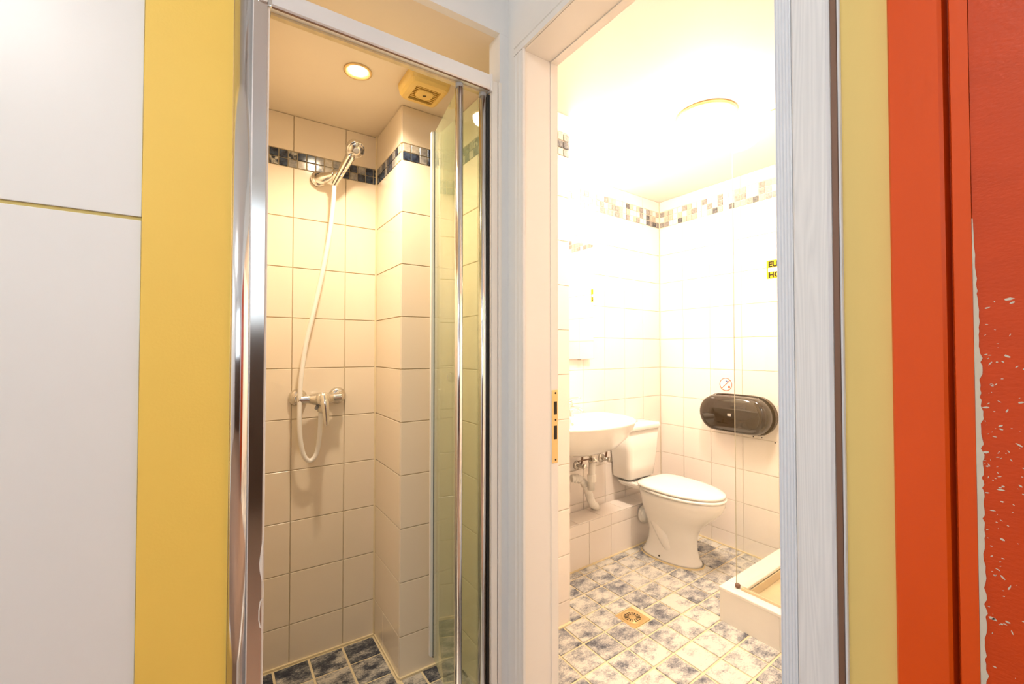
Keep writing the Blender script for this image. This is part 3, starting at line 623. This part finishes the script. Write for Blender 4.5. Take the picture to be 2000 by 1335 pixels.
# ------------------------------------------------------------------ bathroom things
# floor drain
dr = thing('floor_drain', 'square brass floor drain with radial slots in tiled floor', 'floor drain', B(1.606, 1.464, 0.0))
box('plate', 1.547, 1.666, 1.407, 1.521, -0.001, 0.0025, 'drain', dr, 0.0006, fn=BV)
dc = B(1.606, 1.464, 0.0025)
lathe('ring', [(0.050, 0), (0.050, 0.0012), (0.046, 0.0018), (0.044, 0.0006)], dc, (0, 0, 1), 'drain', dr, 36)
lathe('grate', [(0.041, 0.0002), (0.040, 0.0012), (0.002, 0.0016)], dc, (0, 0, 1), 'drain', dr, 36)
for k in range(16):
    a = 2 * math.pi * k / 16; d = Vector((math.cos(a), math.sin(a), 0)); q = Vector((-d.y, d.x, 0))
    P = [dc + d * 0.016 - q * 0.0008, dc + d * 0.037 - q * 0.0022, dc + d * 0.037 + q * 0.0022, dc + d * 0.016 + q * 0.0008]
    mesh('slot', [p + Vector((0, 0, 0.0008)) for p in P] + [p + Vector((0, 0, 0.0026)) for p in P], BOXF, 'black', dr)

# toilet
TX = 2.285; tb = B(TX, VB, 0); tex = Vector((1, 0.04, 0)); ted = Vector((0.0, -1, 0))
def tp(x, d, z): return tb + tex * x + ted * d + Vector((0, 0, z))
def egg(db, df, hw, z, dm=None, n=44, eb=0.75, ef=1.0):
    dm = dm if dm is not None else db + (df - db) * 0.42
    out = []
    for k in range(n):
        a = 2 * math.pi * k / n; c, s = math.cos(a), math.sin(a); e = ef if c > 0 else eb
        cc = math.copysign(abs(c) ** e, c); ss = math.copysign(abs(s) ** (1.0 if c > 0 else eb), s)
        out.append(tp(hw * ss, dm + (df - dm) * cc if c > 0 else dm + (dm - db) * cc, z))
    return out
to = thing('toilet', 'white close-coupled toilet with closed lid beside the basin', 'toilet', tb)
loft('pan', [egg(.185, .560, .118, 0.0015), egg(.190, .556, .116, .018), egg(.205, .540, .100, .04), egg(.22, .530, .088, .09), egg(.225, .530, .088, .15), egg(.215, .548, .103, .205), egg(.205, .595, .132, .258), egg(.20, .652, .160, .31), egg(.195, .682, .172, .345), egg(.19, .692, .177, .37), egg(.185, .694, .178, .388), egg(.19, .688, .172, .398)], 'ceramic', to)
# trap way bulging on either side, running back to the outlet
for s in (-1, 1):
    tube('trap_bulge', [tp(.052 * s, .40, .055), tp(.062 * s, .365, .13), tp(.060 * s, .31, .21), tp(.052 * s, .265, .27)], .05, 'ceramic', to, 18, [.034, .043, .045, .035])
    lathe('fixing_hole', [(.005, 0), (.005, .002)], tp(.1165 * s, .36, .030), (s, 0, .15), 'black', to, 10)
prism = [egg(.03, .30, .105, .372, dm=.12, eb=.35), egg(.03, .30, .125, .392, dm=.12, eb=.35), egg(.03, .30, .125, .402, dm=.12, eb=.35)]
loft('deck', prism, 'ceramic', to, smooth=False)
seat = loft('seat', [egg(.215, .698, .180, .402, eb=.6), egg(.213, .702, .183, .408, eb=.6), egg(.215, .698, .180, .416, eb=.6)], 'seat', to)
lid = loft('seat_lid', [egg(.200, .692, .178, .421, eb=.5), egg(.198, .697, .182, .429, eb=.5), egg(.202, .690, .176, .436, eb=.5), egg(.225, .655, .150, .440, eb=.5), egg(.30, .55, .07, .4415, eb=.5)], 'seat', to)
for s in (-1, 1): tube('hinge', [tp(.055 * s, .20, .415), tp(.085 * s, .20, .415)], .010, 'seat', to, 12, smooth_path=False)
def rr(hw, d0, d1, z, r=.03, n=7, cx=0.0, bow=0.0):
    pts = []
    for q, (sx_, e) in enumerate(((1, d1 - r), (-1, d1 - r), (-1, d0 + .01), (1, d0 + .01))):
        r_ = r if q < 2 else .01
        for k in range(n):
            a = math.pi / 2 * (q + k / (n - 1)); x = sx_ * (hw - r_) + r_ * math.cos(a); d = e + r_ * math.sin(a)
            pts.append(tp(cx + x, d + (bow * (1 - (x / hw) ** 2) if q < 2 else 0), z))
    return pts
ci = loft('cistern', [rr(.105, .012, .130, .405, .03), rr(.132, .010, .150, .425, .035), rr(.140, .010, .158, .50, .035, bow=.006), rr(.150, .010, .166, .60, .035, bow=.010), rr(.158, .010, .172, .725, .035, bow=.012)], 'ceramic', to)
cl_ = loft('cistern_lid', [rr(.160, .008, .174, .727, .036, bow=.014), rr(.166, .006, .182, .731, .038, bow=.015), rr(.167, .006, .183, .752, .038, bow=.015), rr(.160, .010, .176, .764, .036, bow=.015), rr(.10, .05, .12, .768, .03, bow=.01)], 'ceramic', to)
lathe('flush_button', [(.022, 0), (.022, .004), (.018, .006)], tp(.0, .085, .767), (0, 0, 1), 'chrome_dull', cl_, 22)
box_ = [tp(x, d, z) for z in (.375, .404) for x, d in ((-.085, .03), (.085, .03), (.085, .15), (-.085, .15))]
mesh('coupling_plate', box_, BOXF, 'grey_plastic', to)
tube('overflow_bolt', [tp(-.09, .10, .405), tp(-.09, .10, .372)], .006, 'black', to, 8, smooth_path=False)
mesh('base_sealant', [p for r in (egg(.178, .572, .126, .0005), egg(.182, .566, .121, .010)) for p in r], [(i, (i + 1) % 44, 44 + (i + 1) % 44, 44 + i) for i in range(44)], 'dirt', to)
sp_ = thing('soil_pipe', 'white soil pipe connector between toilet and ledge', 'pipe', tp(-.01, .17, .10))
tube('pipe', [tp(-.01, .199, .195), tp(-.01, .153, .195)], .047, 'pvc', sp_, 24, smooth_path=False)
tube('collar', [tp(-.01, .185, .195), tp(-.01, .163, .195)], .056, 'pvc', sp_, 24, smooth_path=False)

# wash basin
WX = 1.675; wb = B(WX, VB, 0)
def wp(x, d, z): return wb + eu * x + ted * d + Vector((0, 0, z))
def dsh(sc, z, d0=.005, df=.455, hw=.350, dc=.20, shift=0.0, n=56):
    out = []
    for k in range(n):
        a = 2 * math.pi * k / n; c, s = math.cos(a), math.sin(a)
        eb = .38; e2 = .86
        if c > 0: x, d = hw * math.copysign(abs(s) ** e2, s), .17 + (df - .17) * abs(c) ** e2
        else: x, d = hw * math.copysign(abs(s) ** eb, s), .17 - (.17 - d0) * abs(c) ** eb
        out.append(wp(x * sc, dc + shift + (d - dc) * sc, z))
    return out
ba = thing('wash_basin', 'white wall-hung wash basin left of the toilet', 'basin', wb)
bowl = loft('bowl', [dsh(.18, .668, shift=.0), dsh(.42, .676), dsh(.66, .705), dsh(.84, .755), dsh(.95, .805), dsh(.985, .832), dsh(1.0, .840), dsh(.992, .848), dsh(.965, .850), dsh(.86, .846, shift=.018), dsh(.80, .815, shift=.028), dsh(.70, .755, shift=.034), dsh(.48, .715, shift=.034), dsh(.12, .702, shift=.03)], 'ceramic', ba)
lathe('overflow_hole', [(.009, 0), (.009, .003), (.006, .004)], wp(.03, .098, .808), (0, -1, .3), 'chrome_dull', ba, 14)
lathe('plug_hole', [(.022, 0), (.022, .003), (.015, .002)], wp(0, .225, .703), (0, 0, 1), 'chrome_dull', ba, 18)
bt = thing('basin_tap', 'chrome mixer tap on the back of the wash basin', 'tap', wp(.03, .075, .85))
lathe('tap_body', [(.026, 0), (.026, .006), (.021, .010), (.020, .075), (.018, .085)], wp(.03, .075, .850), (0, 0, 1), 'chrome', bt, 22)
tube('spout', [wp(.03, .085, .895), wp(.03, .13, .905), wp(.03, .175, .895), wp(.03, .18, .885)], .012, 'chrome', bt, 14, [.014, .012, .011, .011])
tube('tap_lever', [wp(.03, .07, .94), wp(.035, .10, .955), wp(.042, .15, .965)], .009, 'chrome', bt, 14, [.016, .010, .007])
wt = thing('basin_waste', 'cream plastic waste trap under the wash basin', 'waste trap', wp(.11, .20, .62))
wx = .105
lathe('waste_collar', [(.034, 0), (.032, -.010), (.022, -.022), (.021, -.055), (.026, -.056), (.026, -.07)], wp(wx, .19, .670), (0, 0, 1), 'chrome_dull', wt, 22)
tube('tail_pipe', [wp(wx, .185, .605), wp(wx, .175, .44)], .019, 'pvc', wt, 16, smooth_path=False)
lathe('trap_nut', [(.026, 0), (.026, .035), (.021, .038)], wp(wx, .181, .49), (0, 0, 1), 'pvc', wt, 10, smooth=False)
fp = [wp(wx - .085, .10, .50), wp(wx - .045, .115, .497), wp(wx - .01, .13, .47), wp(wx + .02, .13, .42), wp(wx + .055, .115, .36), wp(wx + .10, .09, .31), wp(wx + .15, .06, .285), wp(wx + .19, .04, .262)]
tube('flexible_waste', fp, .021, 'pvc', wt, 16)
for k in range(14):
    t_ = 0.5 + k * 0.44; i_ = min(int(t_), len(fp) - 2); p = fp[i_].lerp(fp[i_ + 1], t_ - i_); d_ = (fp[i_ + 1] - fp[i_])
    lathe('rib', [(.021, -.003), (.0245, 0), (.021, .003)], p, d_, 'pvc', wt, 16)
tube('drain_rod', [wp(wx - .02, .20, .625), wp(wx - .13, .20, .625)], .004, 'brown', wt, 8, smooth_path=False)
def valve(name, x, z, label, hose_to):
    t = thing(name, label, 'valve', wp(x, .006, z), None, 'stop valves under the basin')
    lathe('wall_rose', [(.028, 0), (.026, .010), (.014, .014)], wp(x, .0, z), (.055, -1, 0), 'chrome_dull', t, 20)
    tube('valve_body', [wp(x, .012, z), wp(x, .055, z)], .012, 'chrome_dull', t, 14, smooth_path=False)
    lathe('valve_handle', [(.010, 0), (.017, .004), (.017, .016), (.012, .020)], wp(x + .004, .055, z), (.3, -1, 0), 'chrome_dull', t, 8, smooth=False)
    tube('flexible_hose', [wp(x, .042, z + .010), wp(x + .004, .045, z + .04), wp(*hose_to)], .006, 'brown', t, 8)
valve('stop_valve', .375, .548, 'tarnished stop valve on the wall nearest the toilet', (.345, .08, .655))
valve('stop_valve', .155, .535, 'tarnished stop valve on the wall below the basin centre', (.160, .06, .655))

# mirror and the lamp above it
mi = thing('wall_mirror', 'frameless wall mirror above the wash basin', 'mirror', B(1.76, VB, 1.18))
box('glass', 1.53, 1.945, 2.000, 2.006, 1.182, 1.895, 'mirror', mi, 0.0015)
for z in (1.178, 1.899): box('clip', 1.84, 1.862, 1.999, 2.032, z - .004, z + .003, 'chrome_dull', mi, 0.001)
box('backing_board', 1.55, 1.93, 2.0065, 2.016, 1.2, 1.88, 'pvc', mi)
vl = thing('mirror_lamp', 'glowing strip lamp above the bathroom mirror', 'lamp', B(1.74, VB, 1.98))
box('base', 1.55, 1.93, VB - 0.03, VB - 0.0005, 1.945, 2.005, 'frame_white', vl, 0.004, fn=BV)
tube('diffuser', [B(1.54, VB - 0.055, 1.975), B(1.94, VB - 0.055, 1.975)], .027, 'lamp_vanity', vl, 18, smooth_path=False)

# ceiling lamp
LX, LY = 1.86, 1.175
cm = thing('ceiling_lamp', 'round opal dome lamp on the bathroom ceiling', 'lamp', (LX, LY, 2.32))
lathe('base', [(.01, 0), (.128, 0), (.130, -.008), (.122, -.018), (.01, -.018)], (LX, LY, 2.3195), (0, 0, 1), 'brass', cm, 40)
lathe('dome', [(.120, -.018), (.119, -.035), (.108, -.060), (.080, -.082), (.04, -.094), (0, -.097)], (LX, LY, 2.3195), (0, 0, 1), 'lamp_dome', cm, 40)

# toilet roll dispenser
DY, DZ = 1.488, 0.846
dp = thing('paper_dispenser', 'smoked brown oval toilet roll dispenser on tiled wall', 'dispenser', (XB, DY, DZ))
def cap_ring(hy, hz, x, n=48):
    out = []
    for k in range(n):
        a = 2 * math.pi * k / n; c, s = math.cos(a), math.sin(a)
        out.append((x, DY + (hy - hz) * math.copysign(1, c) * min(1, abs(c) * 6) + hz * c, DZ + hz * s + hz * .06 * (c * c)*0))
    return out
loft('back_plate', [cap_ring(.222, .116, XB - .001), cap_ring(.222, .116, XB - .022)], 'smoke_rim', dp, smooth=False)
loft('cover', [cap_ring(.219, .113, XB - .0225), cap_ring(.217, .112, XB - .075), cap_ring(.213, .108, XB - .098), cap_ring(.202, .098, XB - .112), cap_ring(.17, .07, XB - .118), cap_ring(.10, .03, XB - .120)], 'smoke', dp)
V, F = [], []
for k, (hy_, hz_, x_) in enumerate(((.223, .117, XB - .0232), (.226, .120, XB - .030), (.223, .117, XB - .036))): V += cap_ring(hy_, hz_, x_)
F = [(k * 48 + i, k * 48 + (i + 1) % 48, k * 48 + 48 + (i + 1) % 48, k * 48 + 48 + i) for k in range(2) for i in range(48)]
mesh('cover_flange', V, F, 'smoke_rim', dp, smooth=True)
box('lock', XB - .126, XB - .1195, DY - .012, DY + .012, DZ - .008, DZ + .008, 'chrome', dp, .002)
for y, z in ((1.41, .715), (1.36, .717), (1.285, .700)):
    tag(lathe('drill_hole', [(.004, 0), (.004, .002)], (XB - .0005, y, z), (-1, 0, 0), 'black', br, 8))

# stickers on the right wall
sg = thing('prohibition_sticker', 'round red prohibition sticker above the roll dispenser', 'sticker', (XB, 1.58, 1.019))
SX = XB - 0.0006
def disc(name, r, x, mat, parent, y=1.58, z=1.019, n=36, r0=None):
    if r0 is None: return lathe(name, [(r, 0), (r, .0006), (.001, .0006)], (x, y, z), (-1, 0, 0), mat, parent, n, smooth=False)
    V_ = []; F_ = []
    for xx in (x, x - .0006):
        for k in range(n):
            a = 2 * math.pi * k / n
            V_ += [(xx, y + r * math.cos(a), z + r * math.sin(a)), (xx, y + r0 * math.cos(a), z + r0 * math.sin(a))]
    m2 = 2 * n
    for k in range(n):
        a, b = 2 * k, 2 * ((k + 1) % n)
        F_ += [(m2 + a, m2 + b, m2 + b + 1, m2 + a + 1), (a, b, m2 + b, m2 + a), (a + 1, b + 1, m2 + b + 1, m2 + a + 1)]
    return mesh(name, V_, F_, mat, parent)
disc('backing', .043, SX, 'sign_white', sg); disc('red_ring', .0415, SX - .0008, 'sign_red', sg, r0=.0375)
def bar(name, y0, z0, y1, z1, wd, x, mat, parent):
    d = Vector((0, y1 - y0, z1 - z0)).normalized(); q = Vector((0, -d.z, d.y)) * wd
    P = [Vector((x, y0, z0)) - q, Vector((x, y1, z1)) - q, Vector((x, y1, z1)) + q, Vector((x, y0, z0)) + q]
    return mesh(name, P + [p - Vector((.0006, 0, 0)) for p in P], BOXF, mat, parent)
bar('red_bar', 1.58 + .027, 1.019 - .027, 1.58 - .027, 1.019 + .027, .0020, SX - .0016, 'sign_red', sg)
bar('paper_mark', 1.566, 1.003, 1.552, 1.003, .006, SX - .0009, 'sign_red', sg)
bar('cistern_mark', 1.580, 1.041, 1.566, 1.035, .004, SX - .0009, 'sign_blue', sg)
ys = thing('yellow_sticker', 'yellow sticker with black lettering high on the wall', 'sticker', (XB, 1.29, 1.707))
SY1 = 1.322
box('backing', SX - .0006, SX, SY1 - .115, SY1, 1.654, 1.762, 'sticker_yellow', ys)
box('white_stripe', SX - .0011, SX - .0007, SY1 - .107, SY1 - .008, 1.694, 1.718, 'sign_white', ys)
def text(body, y, z, size, mat, parent, name):
    cu = bpy.data.curves.new(name, 'FONT'); cu.body = body; cu.size = size; cu.extrude = .0002; cu.offset = .0020; cu.resolution_u = 2
    o = bpy.data.objects.new(name, cu); COL.objects.link(o)
    dg = bpy.context.evaluated_depsgraph_get(); me = bpy.data.meshes.new_from_object(o.evaluated_get(dg))
    bpy.data.objects.remove(o)
    me.transform(Matrix(((0, 0, -1, 0), (-1, 0, 0, 0), (0, 1, 0, 0), (0, 0, 0, 1))))
    me.materials.clear(); me.materials.append(M[mat])
    q = link(name, me, parent); q.location = Vector((SX - .0014, y, z)) - root_loc(parent); return q
text('EUR', SY1 - .010, 1.7235, .044, 'ink', ys, 'lettering'); text('HOS', SY1 - .010, 1.661, .044, 'ink', ys, 'lettering')

# shower tray and its glass screen
tr = thing('shower_tray', 'white square shower tray in the bathroom corner', 'shower tray', B(2.30, 0.80, 0))
u0, u1, v0, v1 = 1.928, 2.683, 0.40, 1.213
box('front_panel', u0, u0 + 0.012, v0, v1 - .012, 0, 0.138, 'tray', tr, fn=BV)
box('panel_strip', u0 - 0.002, u0 - .0004, 0.955, 0.962, 0.01, 0.137, 'tray', tr, fn=BV)
box('side_panel', u0, u1, v1 - .0118, v1, 0, 0.138, 'tray', tr, fn=BV)
box('rim', u0 - 0.004, u0 + 0.085, v0, v1 + .004, 0.1385, 0.155, 'tray', tr, 0.004, fn=BV)
box('rim', u0 + 0.0855, u1, v1 - 0.085, v1 + .004, 0.1385, 0.155, 'tray', tr, 0.004, fn=BV)
box('rim', u0 + 0.0855, u1, v0, v0 + 0.06, 0.1385, 0.155, 'tray', tr, 0.004, fn=BV)
box('tray_base', u0 + 0.013, u1, v0, v1 - .013, 0.085, 0.10, 'tray_floor', tr, fn=BV)
box('tray_side', u0 + 0.079, u0 + 0.0845, v0 + .06, v1 - 0.085, 0.1002, 0.138, 'tray_floor', tr, fn=BV)
box('tray_side', u0 + 0.0855, u1, v1 - 0.091, v1 - 0.0855, 0.1002, 0.138, 'tray_floor', tr, fn=BV)
gs = thing('glass_screen', 'clear frameless glass shower screen above the tray', 'glass screen', B(1.98, 0.8, 0.155))
box('glass', 1.977, 1.983, 0.42, 1.160, 0.168, 2.27, 'clear_glass', gs, fn=BV)
box('glass_edge', 1.9772, 1.9828, 1.1602, 1.1612, 0.168, 2.27, 'glass_edge', gs, fn=BV)
box('bottom_channel', 1.972, 1.988, 0.42, 1.135, 0.1555, 0.167, 'tray_floor', gs, 0.001, fn=BV)
lathe('pivot', [(.006, 0), (.011, .003), (.012, .014), (.008, .018)], B(1.98, 1.155, 0.1555), (0, 0, 1), 'brown', gs, 14)
box('top_channel', 1.972, 1.988, 0.42, 0.99, 2.2705, 2.285, 'dirt', gs, 0.001, fn=BV)
